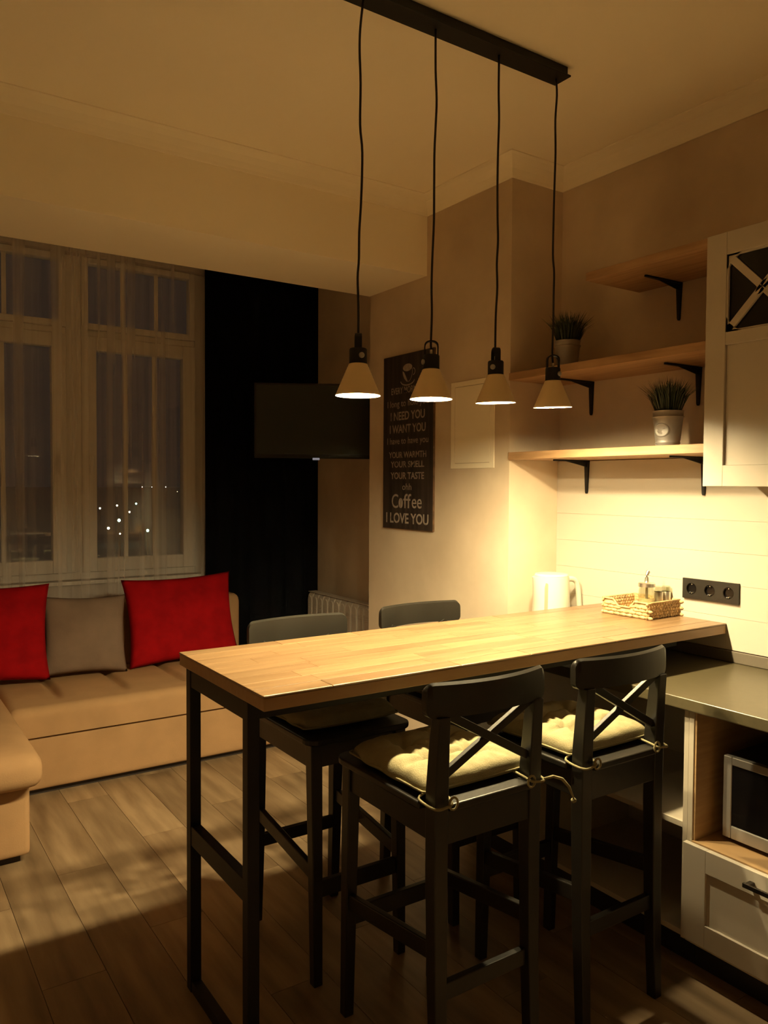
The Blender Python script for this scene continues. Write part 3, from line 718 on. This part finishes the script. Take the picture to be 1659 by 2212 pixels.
for y in (1.902, 1.8225, 1.743):
    bm = bmesh.new(); c = Vector((sx-.011, y, 1.147)); n = 28
    prof = [(.0214, .0005), (.0205, .0005), (.0200, .0085), (.0001, .0085)]
    rg = []
    for r, d in prof:
        rg.append([bm.verts.new(c+Vector((d, r*math.cos(2*math.pi*i/n), r*math.sin(2*math.pi*i/n)))) for i in range(n)])
    for q, w in zip(rg, rg[1:]):
        for i in range(n): bm.faces.new((q[i], q[(i+1) % n], w[(i+1) % n], w[i]))
    s = obj('socket_well', bm, M['dark_glass'], SO, smooth=True, auto=30)
    for k in (-1, 1):
        bm = bmesh.new(); tube(bm, [c+Vector((.0085, 0, k*.017)), c+Vector((.002, 0, k*.017))], .0024, 8); obj('earth_clip', bm, M['steel'], s)
# ================================================================ KETTLE
K = thing('kettle', (2.575, 2.49, .8855), 'white electric kettle on the worktop beside the pillar', 'kettle', local=True)
H = .279
bm = bmesh.new(); n = 36
prof = [(.001, 0), (.082, 0), (.085, .004), (.084, .022), (.086, .026), (.086, .05), (.082, .15), (.078, .24), (.077, .262)]
rings = []
for k, (r, z) in enumerate(prof):
    rg = []
    for i in range(n):
        a = 2*math.pi*i/n; f = max(0, math.cos(a-math.pi))**10*max(0, (z-.17)/.09)*.022
        rg.append(bm.verts.new((math.cos(a)*(r+f), math.sin(a)*(r+f*.6), z)))
    rings.append(rg)
for q, w in zip(rings, rings[1:]):
    for i in range(n): bm.faces.new((q[i], q[(i+1) % n], w[(i+1) % n], w[i]))
bm.faces.new(rings[0][::-1]); bm.faces.new(rings[-1])
obj('body', bm, M['kettle'], K, smooth=True, auto=40)
obj('lid', lathe(bmesh.new(), [(.074, .2622), (.075, .268), (.070, .275), (.03, .279), (.001, .2795)], 32), M['kettle'], K, smooth=True, auto=40)
hp = [(.070, 0, .238), (.10, 0, .246), (.130, 0, .240), (.147, 0, .215), (.155, 0, .16), (.160, 0, .10), (.163, 0, .045), (.150, 0, .025)]
sm = []
hv = [Vector(p) for p in hp]
for k in range(len(hv)-1):
    for q in range(4):
        f = q/4; p0 = hv[max(k-1, 0)]; p1 = hv[k]; p2 = hv[k+1]; p3 = hv[min(k+2, len(hv)-1)]
        sm.append(.5*((2*p1)+(-p0+p2)*f+(2*p0-5*p1+4*p2-p3)*f*f+(-p0+3*p1-3*p2+p3)*f**3))
sm.append(hv[-1])
bm = bmesh.new(); tube(bm, sm, .013, 10, flat=.8, up=Vector((0, 1, 0))); obj('handle', bm, M['kettle'], K, smooth=True)
# water gauge facing the room
bm = bmesh.new(); d = Vector((-.80, -.60, 0)).normalized(); s2 = Vector((-d.y, d.x, 0)); rows = []
outl = []
zt = .232
for k in range(9):
    a = math.pi*k/8; outl.append((-.0075*math.cos(a), zt+.0075*math.sin(a)))
outl = [(-.0075, .05)] + outl + [(.0075, .05)]
va = []; vb = []
for u, z in outl:
    r = .086 - (z-.05)*.04; p = d*(r+.0015)+s2*u; va.append(bm.verts.new((p.x, p.y, z))); p = d*(r-.004)+s2*u; vb.append(bm.verts.new((p.x, p.y, z)))
bm.faces.new(va)
for i in range(len(va)-1): bm.faces.new((va[i], va[i+1], vb[i+1], vb[i]))
obj('water_gauge', bm, M['kettle_gauge'], K, label='greenish-grey water gauge')
K.rotation_euler = (0, 0, math.radians(-8))
# ================================================================ BASKET ON THE TABLE
def V2(a): return Vector(a)
bk_rot = math.radians(1.5)
BK = thing('wicker_basket', (2.553, 1.955, 1.0303), 'shallow woven basket with a dipped side on the bar table by the wall', 'basket', local=True)
BK.rotation_euler = (0, 0, bk_rot)
BW, BD, BH = .207, .222, .064
def topz(v):            # rim height along the dipped (left) side, v 0..1
    if v < .30: return BH
    if v < .40: return BH-.026*(v-.30)/.10
    if v < .66: return BH-.026
    if v < .76: return BH-.026*(1-(v-.66)/.10)
    return BH
bm = bmesh.new()
def strand(bm, c, ax, L, r, rz, out):
    """short puffed braid element"""
    ax = ax.normalized(); up = Vector((0, 0, 1)); rings = []
    for f, s in ((-.5, .25), (-.28, .9), (0, 1.0), (.28, .9), (.5, .25)):
        rings.append([bm.verts.new(c+ax*(L*f)+up*(rz*s*math.sin(a))+out*(r*s*math.cos(a))) for a in [i*math.pi/3 for i in range(6)]])
    for q, w in zip(rings, rings[1:]):
        for i in range(6): bm.faces.new((q[i], q[(i+1) % 6], w[(i+1) % 6], w[i]))
    bm.faces.new(rings[0]); bm.faces.new(rings[-1][::-1])
walls = [('x0', Vector((0, 0, 0)), Vector((0, 1, 0)), BD, Vector((-1, 0, 0))), ('y0', Vector((0, 0, 0)), Vector((1, 0, 0)), BW, Vector((0, -1, 0))),
         ('x1', Vector((BW, 0, 0)), Vector((0, 1, 0)), BD, Vector((1, 0, 0))), ('y1', Vector((0, BD, 0)), Vector((1, 0, 0)), BW, Vector((0, 1, 0)))]
for nm, o, d, L, out in walls:
    bm = bmesh.new(); nr = 5; long = nm in ('x0', 'x1')
    el = .030 if long else .0165
    for r in range(nr):
        z = .007+r*.0125; n = int(L/el)
        for k in range(n+1):
            t = (k+(.5 if r % 2 else 0))*el
            if t > L-.004: continue
            if nm == 'x0' and z > topz(t/L)-.008: continue
            c = o+d*t+Vector((0, 0, z))-out*.004
            strand(bm, c, d+Vector((0, 0, random.uniform(-.35, .35) if not long else random.uniform(-.08, .08))), el*1.18, .0052, .0072, out)
    # flat core so that no light leaks
    if nm != 'x0': 
        q = [o-out*.006, o-out*.006+d*L]; 
        p0, p1 = q; box(bm, min(p0.x, p1.x)-.0012, max(p0.x, p1.x)+.0012, min(p0.y, p1.y)-.0012, max(p0.y, p1.y)+.0012, .001, BH-.004)
    else:
        for a, b, zz in ((0, .30, BH-.004), (.30, .76, BH-.030), (.76, 1, BH-.004)): box(bm, .0048, .0072, a*L, b*L, .001, zz)
    obj('woven_side', bm, M['wicker'], BK, smooth=True, kind='stuff')
# rim cord
rim = []
N = 40
for k in range(N+1): rim.append((0+.003, BD*k/N, topz(k/N)))
for k in range(1, 11): rim.append((BW*k/10, BD-.003, BH))
for k in range(1, 11): rim.append((BW-.003, BD-BD*k/10, BH))
for k in range(1, 10): rim.append((BW-BW*k/10, .003, BH))
rim.append(rim[0])
obj('rim', tube(bmesh.new(), rim, .0042, 6), M['wicker'], BK, smooth=True)
obj('basket_floor', B(.006, BW-.006, .006, BD-.006, .0005, .004), M['wicker'], BK)
# sugar dispenser
SD = thing('sugar_dispenser', (2.646, 2.036, 1.0345), 'glass sugar dispenser with steel pouring spout in the basket', 'dispenser', local=True)
obj('jar', lathe(bmesh.new(), [(.001, 0), (.030, 0), (.032, .004), (.032, .098), (.029, .106), (.0285, .112), (.0270, .112), (.0275, .104), (.0300, .096), (.0300, .006), (.001, .005)], 28, caps=False), M['jar_glass'], SD, smooth=True, auto=50)
obj('sugar', lathe(bmesh.new(), [(.001, .0055), (.0295, .0055), (.0295, .060), (.015, .064), (.001, .062)], 20, caps=False), M['sugar'], SD, smooth=True)
obj('lid', lathe(bmesh.new(), [(.001, .1125), (.033, .1125), (.033, .126), (.030, .1285), (.010, .131), (.0085, .134), (.001, .134)], 28), M['steel'], SD, smooth=True, auto=40)
bm = bmesh.new(); tube(bm, [(0, 0, .132), (0, 0, .150), (.0, 0, .160), (.004, -.001, .170), (.008, -.002, .174)], [.0088, .0075, .0070, .0078, .0075], 14); obj('spout', bm, M['steel'], SD, smooth=True, auto=50)
obj('dosing_tube', lathe(bmesh.new(), [(.0055, .012), (.0055, .112)], 14), M['steel'], SD, smooth=True, auto=40)
# shakers
def shaker_jar(x, y, label, fill):
    t = thing('spice_shaker', (x, y, 1.0345), label, 'shaker', 'small shakers in the basket', local=True)
    obj('jar', lathe(bmesh.new(), [(.001, 0), (.0165, 0), (.0175, .003), (.0175, .092), (.0160, .094), (.0160, .108), (.0150, .108), (.0150, .006), (.001, .005)], 24, caps=False), M['jar_glass'], t, smooth=True, auto=50)
    obj('filling', lathe(bmesh.new(), [(.001, .0055), (.0145, .0055), (.0145, .060), (.001, .062)], 20, caps=False), fill, t, smooth=True)
    obj('sleeve', lathe(bmesh.new(), [(.0178, .004), (.0184, .006), (.0184, .088), (.0178, .090)], 24, caps=False), M['steel'], t, smooth=True, auto=40)
    obj('cap', lathe(bmesh.new(), [(.001, .1082), (.0165, .1082), (.0165, .111), (.014, .113), (.001, .1135)], 24), M['jar_glass'], t, smooth=True, auto=40)
shaker_jar(2.700, 2.020, 'steel-sleeved glass shaker in the basket, next to the sugar dispenser', M['sugar'])
shaker_jar(2.738, 2.012, 'steel-sleeved glass shaker in the basket, nearest the wall', M['pepper'])
# ================================================================ COFFEE SIGN
SG = thing('wall_sign', (XC-.012, 3.414, 1.78), 'tall dark wooden coffee sign with pale lettering on the pillar', 'sign', local=True)
SG.rotation_euler = (0, 0, 0)
SW, SH = .452, .930
obj('board', box(bmesh.new(), 0, .0115, -SW/2, SW/2, -SH/2, SH/2), M['sign_board'], SG, bevel=.002)
bm = bmesh.new()
box(bm, .0006, .0117, -SW/2-.0015, -SW/2, -SH/2, SH/2); box(bm, .0006, .0117, SW/2, SW/2+.0015, -SH/2, SH/2); box(bm, .0006, .0117, -SW/2, SW/2, -SH/2-.0015, -SH/2); box(bm, .0006, .0117, -SW/2, SW/2, SH/2, SH/2+.0015)
obj('worn_edge', bm, M['sign_edge'], SG, label='brown worn edge')
def lettering(txt, z, w, h, bold=0.0, mono=None):
    c = bpy.data.curves.new('t', 'FONT'); c.body = txt; c.size = 1; c.extrude = 0; c.offset = bold; c.resolution_u = 4
    o = bpy.data.objects.new('t', c); COL.objects.link(o); bpy.context.view_layer.update()
    me = bpy.data.meshes.new_from_object(o.evaluated_get(bpy.context.evaluated_depsgraph_get()))
    bpy.data.objects.remove(o); bpy.data.curves.remove(c)
    xs = [v.co.x for v in me.vertices]; ys = [v.co.y for v in me.vertices]
    x0, x1, y0, y1 = min(xs), max(xs), min(ys), max(ys)
    for v in me.vertices:
        X = ((v.co.x-x0)/(x1-x0)-.5)*w; Z = ((v.co.y-y0)/(y1-y0)-.5)*h
        v.co = Vector((-.0008, -X, z+Z))
    bm = bmesh.new(); bm.from_mesh(me); bpy.data.meshes.remove(me)
    obj('lettering', bm, M['sign_print'], SG)
z0 = 1.78
for txt, z, w, h, b in (('EVERY MORNING', 2.056, .300, .036, .018), ('I long to hold you', 1.982, .372, .046, .009), ('I NEED YOU', 1.920, .310, .046, .022),
                        ('I WANT YOU', 1.851, .326, .046, .022), ('I have to have you', 1.782, .372, .046, .009), ('YOUR WARMTH', 1.712, .340, .034, .02),
                        ('YOUR SMELL', 1.661, .305, .034, .02), ('YOUR TASTE', 1.600, .305, .037, .02), ('ohh', 1.541, .082, .035, 0), ('I LOVE YOU', 1.372, .386, .056, .022)):
    lettering(txt, z-z0, w, h, b)
# 'Coffee' with a bean for the o
def part_text(txt, yc, z, w, h): 
    n = len(children(SG)); lettering(txt, z, w, h, .0)
    o = [c for c in children(SG) if c.name.startswith('lettering')][-1]; o.location = (0, yc, 0)
bm = bmesh.new()
def glyph(txt, X0, w, zc, h):
    c = bpy.data.curves.new('t', 'FONT'); c.body = txt; c.size = 1; c.resolution_u = 4; c.offset = .006
    o = bpy.data.objects.new('t', c); COL.objects.link(o); bpy.context.view_layer.update()
    me = bpy.data.meshes.new_from_object(o.evaluated_get(bpy.context.evaluated_depsgraph_get()))
    bpy.data.objects.remove(o); bpy.data.curves.remove(c)
    xs = [v.co.x for v in me.vertices]; ys = [v.co.y for v in me.vertices]; x0, x1, y0, y1 = min(xs), max(xs), min(ys), max(ys)
    vs = [bm.verts.new((-.0008, -(X0+(v.co.x-x0)/(x1-x0)*w), zc+((v.co.y-y0)/(y1-y0)-.5)*h)) for v in me.vertices]
    for p in me.polygons: bm.faces.new([vs[i] for i in p.vertices])
    bpy.data.meshes.remove(me)
zc = 1.463-z0
glyph('C', -.140, .062, zc, .076); glyph('ff', -.030, .070, zc+.002, .076); glyph('ee', .046, .088, zc-.010, .050)
for s, a0 in ((1, 0), (-1, 0)):
    pts = []
    for k in range(15):
        a = -math.pi/2+math.pi*k/14; pts.append((.019*math.cos(a)*s+s*.0012, .027*math.sin(a)))
    for k in range(15):
        a = math.pi/2-math.pi*k/14; pts.append((s*.0012+.004*math.sin(2*a), .027*math.sin(a))) if 0 < k < 14 else None
    vs = [bm.verts.new((-.0008, -(-.055+u), zc-.010+v)) for u, v in pts]
    try: bm.faces.new(vs)
    except Exception: pass
obj('lettering', bm, M['sign_print'], SG)
# cup drawing: bowl, rim oval, handle, saucer
bm = bmesh.new(); zc = 2.146-z0
def poly(pts): bm.faces.new([bm.verts.new((-.0009, -u, v)) for u, v in pts])
def band(cx, cz, rx, rz, t, a0, a1, n=22):
    P0 = [(cx+rx*math.cos(a0+(a1-a0)*k/n), cz+rz*math.sin(a0+(a1-a0)*k/n)) for k in range(n+1)]
    P1 = [(cx+(rx-t)*math.cos(a0+(a1-a0)*k/n), cz+(rz-t)*math.sin(a0+(a1-a0)*k/n)) for k in range(n+1)]
    for k in range(n): poly([P0[k], P0[k+1], P1[k+1], P1[k]])
poly([(.042*math.cos(2*math.pi*k/24), zc+.026+.020*math.sin(2*math.pi*k/24)) for k in range(24)])          # foam
poly([(-.046, zc+.010), (-.032, zc+.004), (-.014, zc-.020), (.004, zc-.050), (-.008, zc-.048), (-.030, zc-.030), (-.042, zc-.008)])
band(.0, zc+.006, .046, .058, .004, -1.4, .2); band(.050, zc+.0, .020, .020, .005, -1.6, 1.6); band(0, zc-.040, .066, .030, .007, math.pi+.1, 2*math.pi-.1)
obj('cup_drawing', bm, M['sign_print'], SG, label='pale drawing of a coffee cup')
# ================================================================ TELEVISION
pL = Vector((2.10, 4.60)); pR = Vector((2.745, 4.235)); dv = (pR-pL); ang = math.atan2(dv.y, dv.x); cw = dv.length
TV = thing('television', ((pL.x+pR.x)/2, (pL.y+pR.y)/2, 1.715), 'switched-off flat television on a swing arm by the dark curtain', 'television', rotz=ang, local=True)
obj('casing', box(bmesh.new(), -cw/2, cw/2, .0, .045, 0, .475), M['bezel'], TV, bevel=.006, seg=3)
obj('screen', box(bmesh.new(), -cw/2+.014, cw/2-.014, -.001, .0004, .026, .461), M['screen'], TV)
obj('logo_light', box(bmesh.new(), -.022+.02, .022+.02, -.010, .001, -.010, .004), M['led_light'], TV, bevel=.002, label='small lit maker badge under the screen')
bm = bmesh.new(); inv = Matrix.Rotation(-ang, 4, 'Z')
wl = inv @ Vector((XR-.012-TV.location.x, 4.62-TV.location.y, .24)); box(bm, -.10, .10, .045, .058, .14, .34)
el = Vector((wl.x*.55, wl.y+.01, .24)) if wl.y > .12 else Vector((.12, .16, .24))
tube(bm, [(0, .058, .24), (0, .095, .24), el], .014, 10); tube(bm, [el, wl], .014, 10)
obj('arm', bm, M['black_metal'], TV)
obj('wall_plate', (lambda b: b)(box(bmesh.new(), XR-.014, XR-.0005, 4.55, 4.69, 1.84, 2.07)), M['black_metal'], None)
wp = bpy.data.objects['wall_plate']; wp.parent = TV; wp.matrix_parent_inverse = (Matrix.Translation(TV.location) @ Matrix.Rotation(ang, 4, 'Z')).inverted()
# ================================================================ RADIATOR
RD = thing('radiator', (2.76, 4.6, .19), 'white sectional radiator on the recess wall', 'radiator')
def section(y):
    bm = bmesh.new(); w = .0755
    xf = 2.735
    prof = [(xf, .20), (xf, .735), (xf+.004, .752), (xf+.014, .764), (xf+.030, .770), (2.80, .770), (2.80, .20)]
    prism(bm, prof, 'y', y+.006, y+w-.006)
    # raised face with arched head
    arch = [(y+.012, .23)] + [(y+w/2-(w/2-.012)*math.cos(math.pi*k/8), .715+.030*math.sin(math.pi*k/8)) for k in range(9)] + [(y+w-.012, .23)]
    prism(bm, arch, 'x', xf-.006, xf+.001)
    for z in (.695, .68, .665): box(bm, xf-.009, xf-.0055, y+.022, y+w-.022, z-.004, z)
    box(bm, xf+.004, 2.80, y+.0005, y+w-.0005, .70, .74); box(bm, xf+.004, 2.80, y+.0005, y+w-.0005, .22, .26)
    return bm
b0 = obj('section', section(0), M['radiator'], None, bevel=.0015)
for k in range(11):
    o = b0 if k == 0 else b0.copy()
    if k: COL.objects.link(o)
    o.parent = RD; o.location = Vector((0, 4.27+k*.0762-.05, 0))-Vector((2.76, 4.6, .19))
obj('top_grille', B(2.738, 2.802, 4.222, 5.056, .7705, .7755), M['radiator'], RD, bevel=.001)
obj('wall_bracket', (lambda b: box(b, 2.8005, XR-.0005, 4.95, 4.97, .68, .70))(box(bmesh.new(), 2.8005, XR-.0005, 4.35, 4.37, .68, .70)), M['radiator'], RD)
# ================================================================ CURTAINS
def curtain(name, x0, x1, y, z0, z1, n, amp, per, m, label, seed, cat='curtain', nx=260, extra=None):
    random.seed(seed); bm = bmesh.new(); rows = 14; G = []
    ph = [random.uniform(0, 6.28) for _ in range(4)]
    for j in range(rows+1):
        f = j/rows; z = z0+(z1-z0)*f; row = []
        for i in range(nx+1):
            u = i/nx; x = x0+(x1-x0)*u; w = u*(x1-x0)/per*2*math.pi
            a = amp*(.65+.35*(1-f)); yy = y + a*(.6*math.sin(w+.8*math.sin(w*.31+ph[0])+.25*f)+.3*math.sin(w*.47+ph[1]-.4*f)+.15*math.sin(w*1.9+ph[2]))
            xx = x + (0.012*math.sin(w*1.0+ph[3])*(1-.5*f))
            row.append(bm.verts.new((xx, yy, z)))
        G.append(row)
    for j in range(rows):
        for i in range(nx): bm.faces.new((G[j][i], G[j][i+1], G[j+1][i+1], G[j+1][i]))
    o = obj(name, bm, m, None, smooth=True); tag(o, label, cat)
    return o
curtain('sheer_curtain', -1.25, 2.0, 5.168, .02, 3.015, 1, .022, .155, M['sheer'], 'sheer white voile curtain across the big window behind the sofa', 2)
dk = curtain('dark_curtain', 1.974, 2.836, 5.112, .02, 3.015, 1, .027, .145, M['dark_curtain'], 'black floor-length curtain hanging in the corner right of the window', 4)
sd = dk.modifiers.new('thick', 'SOLIDIFY'); sd.thickness = .003
bm = B(-1.6, 2.83, 5.09, 5.19, 3.016, 3.028)
struct('trim_3', bm, M['white_pvc'])
# ================================================================ SOFA
SF = thing('corner_sofa', (.9, 4.4, 0), 'tan suede corner sofa with chaise under the window', 'sofa')
def soft_box(x0, x1, y0, y1, z0, z1, r, nx=10, ny=8, nz=4, puff=.0, seams_x=(), seams_y=(), depth=.012):
    """subdivided rounded box with seams pressed into the top"""
    bm = bmesh.new()
    bmesh.ops.create_cube(bm, size=2)
    bmesh.ops.subdivide_edges(bm, edges=bm.edges[:], cuts=15, use_grid_fill=True)
    cx, cy, cz = (x0+x1)/2, (y0+y1)/2, (z0+z1)/2; hx, hy, hz = (x1-x0)/2, (y1-y0)/2, (z1-z0)/2
    for v in bm.verts:
        u = v.co.copy()
        # concentrate vertices near the edges
        q = Vector([math.copysign(1-(1-abs(c))**1.6, c) for c in u])
        p = Vector((q.x*hx, q.y*hy, q.z*hz))
        inner = Vector((max(-hx+r, min(hx-r, p.x)), max(-hy+r, min(hy-r, p.y)), max(-hz+r, min(hz-r, p.z))))
        dlt = p-inner
        if dlt.length > 1e-6: p = inner + dlt.normalized()*min(r, max(abs(dlt.x), abs(dlt.y), abs(dlt.z)))
        v.co = p
        if puff and u.z > .99: v.co.z += puff*(1-u.x**4)*(1-u.y**4)
    bmesh.ops.translate(bm, verts=bm.verts, vec=(cx, cy, cz))
    return bm
def seat_grid(x0, x1, y0, y1, z0, z1, r, seams, puff=.02, nx=150, ny=40):
    """seat pad: top surface and front face in one wrapped sheet, ridge seams pressed in from the back edge forward"""
    bm = bmesh.new(); prof = []
    # profile in (y,z) from back top to front bottom
    for k in range(ny): 
        f = k/ny; prof.append((y1-(y1-y0-r)*f, z1+puff*math.sin(math.pi*min(1, f*1.05))**.7))
    for k in range(9): 
        a = math.pi/2*k/8; prof.append((y0+r-r*math.sin(a), z1-r+r*math.cos(a)))
    for k in range(1, 5): prof.append((y0, z1-r-(z1-r-z0)*k/4))
    G = []
    for i in range(nx+1):
        x = x0+(x1-x0)*i/nx; row = []
        ed = min(1, min(x-x0, x1-x)/r); er = r*(1-math.sqrt(max(0, 1-(1-ed)**2)))
        for (y, z) in prof:
            dz = 0
            for sx in seams:
                g = math.exp(-((x-sx)/.022)**2); top = max(0, min(1, (y-y0-.10)/.18))
                dz -= .030*g*top
            row.append(bm.verts.new((x, y, max(z0, z+dz-er*(1 if z > z1-r else 0)))))
        G.append(row)
    for a, b in zip(G, G[1:]):
        for k in range(len(prof)-1): bm.faces.new((a[k], b[k], b[k+1], a[k+1]))
    # sides, back, bottom
    for row in (G[0], G[-1]):
        pb = bm.verts.new((row[0].co.x, y1, z0)); bm.faces.new([*row, pb] if row is G[0] else [pb, *row[::-1]])
    return bm
SX0, SX1 = -.75, 2.12
# main section
obj('plinth', B(.55, SX1-.03, 4.18, 5.02, .0, .0295), M['sofa_base'], SF)
obj('base_panel', soft_box(.585, SX1, 4.142, 5.05, .030, .298, .018), M['sofa'], SF, smooth=True)
obj('seat_pad', seat_grid(.60, SX1-.002, 4.125, 4.86, .300, .445, .05, (.86, 1.20, 1.52, 1.84), .014), M['sofa'], SF, smooth=True)
obj('backrest', soft_box(.60, SX1, 4.84, 5.07, .30, .83, .055), M['sofa'], SF, smooth=True)
# chaise
obj('chaise_plinth', B(-.72, .545, 3.47, 5.02, .0, .0295), M['sofa_base'], SF)
obj('chaise_base', soft_box(SX0, .58, 3.432, 5.05, .030, .318, .02), M['sofa'], SF, smooth=True)
obj('chaise_pad', soft_box(SX0-.005, .622, 3.345, 4.86, .320, .462, .060, puff=.010), M['sofa'], SF, smooth=True)
obj('chaise_backrest', soft_box(SX0, .598, 4.84, 5.07, .32, .83, .055), M['sofa'], SF, smooth=True)
# throw cushions
def pillow(name, c, w, h, t, tiltx, rotz, m, label, seed, rollz=0):
    random.seed(seed); N = 30; bm = bmesh.new(); A = []; Bq = []
    for j in range(N+1):
        for i in range(N+1):
            u = -1+2*i/N; v = -1+2*j/N
            e = (max(0, 1-u*u)*max(0, 1-v*v))**.42
            pin = 1-.075*(1-u*u)*(v*v) ; pin2 = 1-.075*(1-v*v)*(u*u)
            x = w/2*u*pin2; z = h/2*v*pin
            wr = .006*math.sin(5*u+seed)*math.sin(4*v+seed*2)*e
            A.append(bm.verts.new((x, -t/2*e+wr, z))); Bq.append(bm.verts.new((x, t/2*e+wr, z)))
    ix = lambda i, j: j*(N+1)+i
    for j in range(N):
        for i in range(N):
            bm.faces.new((A[ix(i, j)], A[ix(i+1, j)], A[ix(i+1, j+1)], A[ix(i, j+1)]))
            bm.faces.new((Bq[ix(i, j)], Bq[ix(i, j+1)], Bq[ix(i+1, j+1)], Bq[ix(i+1, j)]))
    bmesh.ops.remove_doubles(bm, verts=bm.verts, dist=.0006)
    o = obj(name, bm, m, None, smooth=True); tag(o, label, 'cushion', 'throw cushions on the sofa')
    o.location = c; o.rotation_euler = (math.radians(tiltx), math.radians(rollz), math.radians(rotz))
    return o
pillow('throw_cushion', (1.670, 4.715, .722), .70, .53, .16, -14, 2, M['red_cloth'], 'large bright red throw cushion at the right end of the sofa', 1, rollz=-1)
pillow('throw_cushion', (1.085, 4.675, .685), .46, .45, .14, -16, -4, M['taupe_cloth'], 'taupe throw cushion between the two red ones', 2, rollz=2)
pillow('throw_cushion', (.560, 4.66, .738), .66, .53, .16, -15, -6, M['red_cloth'], 'crimson throw cushion at the left, above the chaise', 3, rollz=1)
# ================================================================ STREET LIGHTS OUTSIDE
og = struct('ground', B(-500, 4000, 40, 4000, -18.2, -18), M['ground'])
LT = [((94.0, 374.6, -10), 0, .62), ((113.6, 418.3, -10), 0, .7), ((133.7, 452.9, -10), 1, .75), ((121.2, 379.4, -10), 0, .62), ((92.3, 321.7, -10), 0, .55),
      ((68.6, 250.4, -10), 1, .68), ((54.2, 207.7, -10), 0, .50), ((59.8, 193.1, -10), 1, .48), ((50.5, 183.6, -10), 0, .28), ((51.4, 181.1, -10), 0, .36),
      ((203.0, 670.0, -1.45), 0, .75), ((252.2, 800.0, -2.0), 0, .85), ((333.2, 1000.0, -2.8), 0, 1.2), ((383.0, 1099.0, -9.8), 0, .8)]
LL = ['warm street light, leftmost of the town lights in the window', 'warm street light, second from left in the middle row of town lights',
      'greenish street light just right of the vertical glazing bar, highest of its row', 'warm street light, rightmost of the middle row of town lights',
      'warm street light on the glazing bar, in the middle of the town lights', 'brightest greenish street light, left of the glazing bar', 'large warm street light at the lower left of the town lights',
      'greenish street light at the lower right of the town lights', 'small orange street light, left one of the lowest pair', 'small orange street light, right one of the lowest pair',
      'faint far street light, leftmost of the top row', 'faint far street light, second of the top row', 'faint far street light, third of the top row', 'tiny far street light at the right sash edge']
for k, (p, g, r) in enumerate(LT):
    lab = LL[k]
    r *= .72 if k < 10 else .5
    t = thing('street_light', (p[0], p[1], -18), lab, 'street light', 'green-white town lights seen through the window' if g else 'warm town lights seen through the window')
    obj('lamp_head', lathe(bmesh.new(), [(.01, -r), (r*.7, -r*.7), (r, 0), (r*.7, r*.7), (.01, r)], 10, p), M['city_green' if g else 'city_white'], t, smooth=True)
    obj('pole', tube(bmesh.new(), [(p[0], p[1], -18), (p[0], p[1], p[2]-r)], .12, 6), M['lamp_post'], t)
random.seed(7)
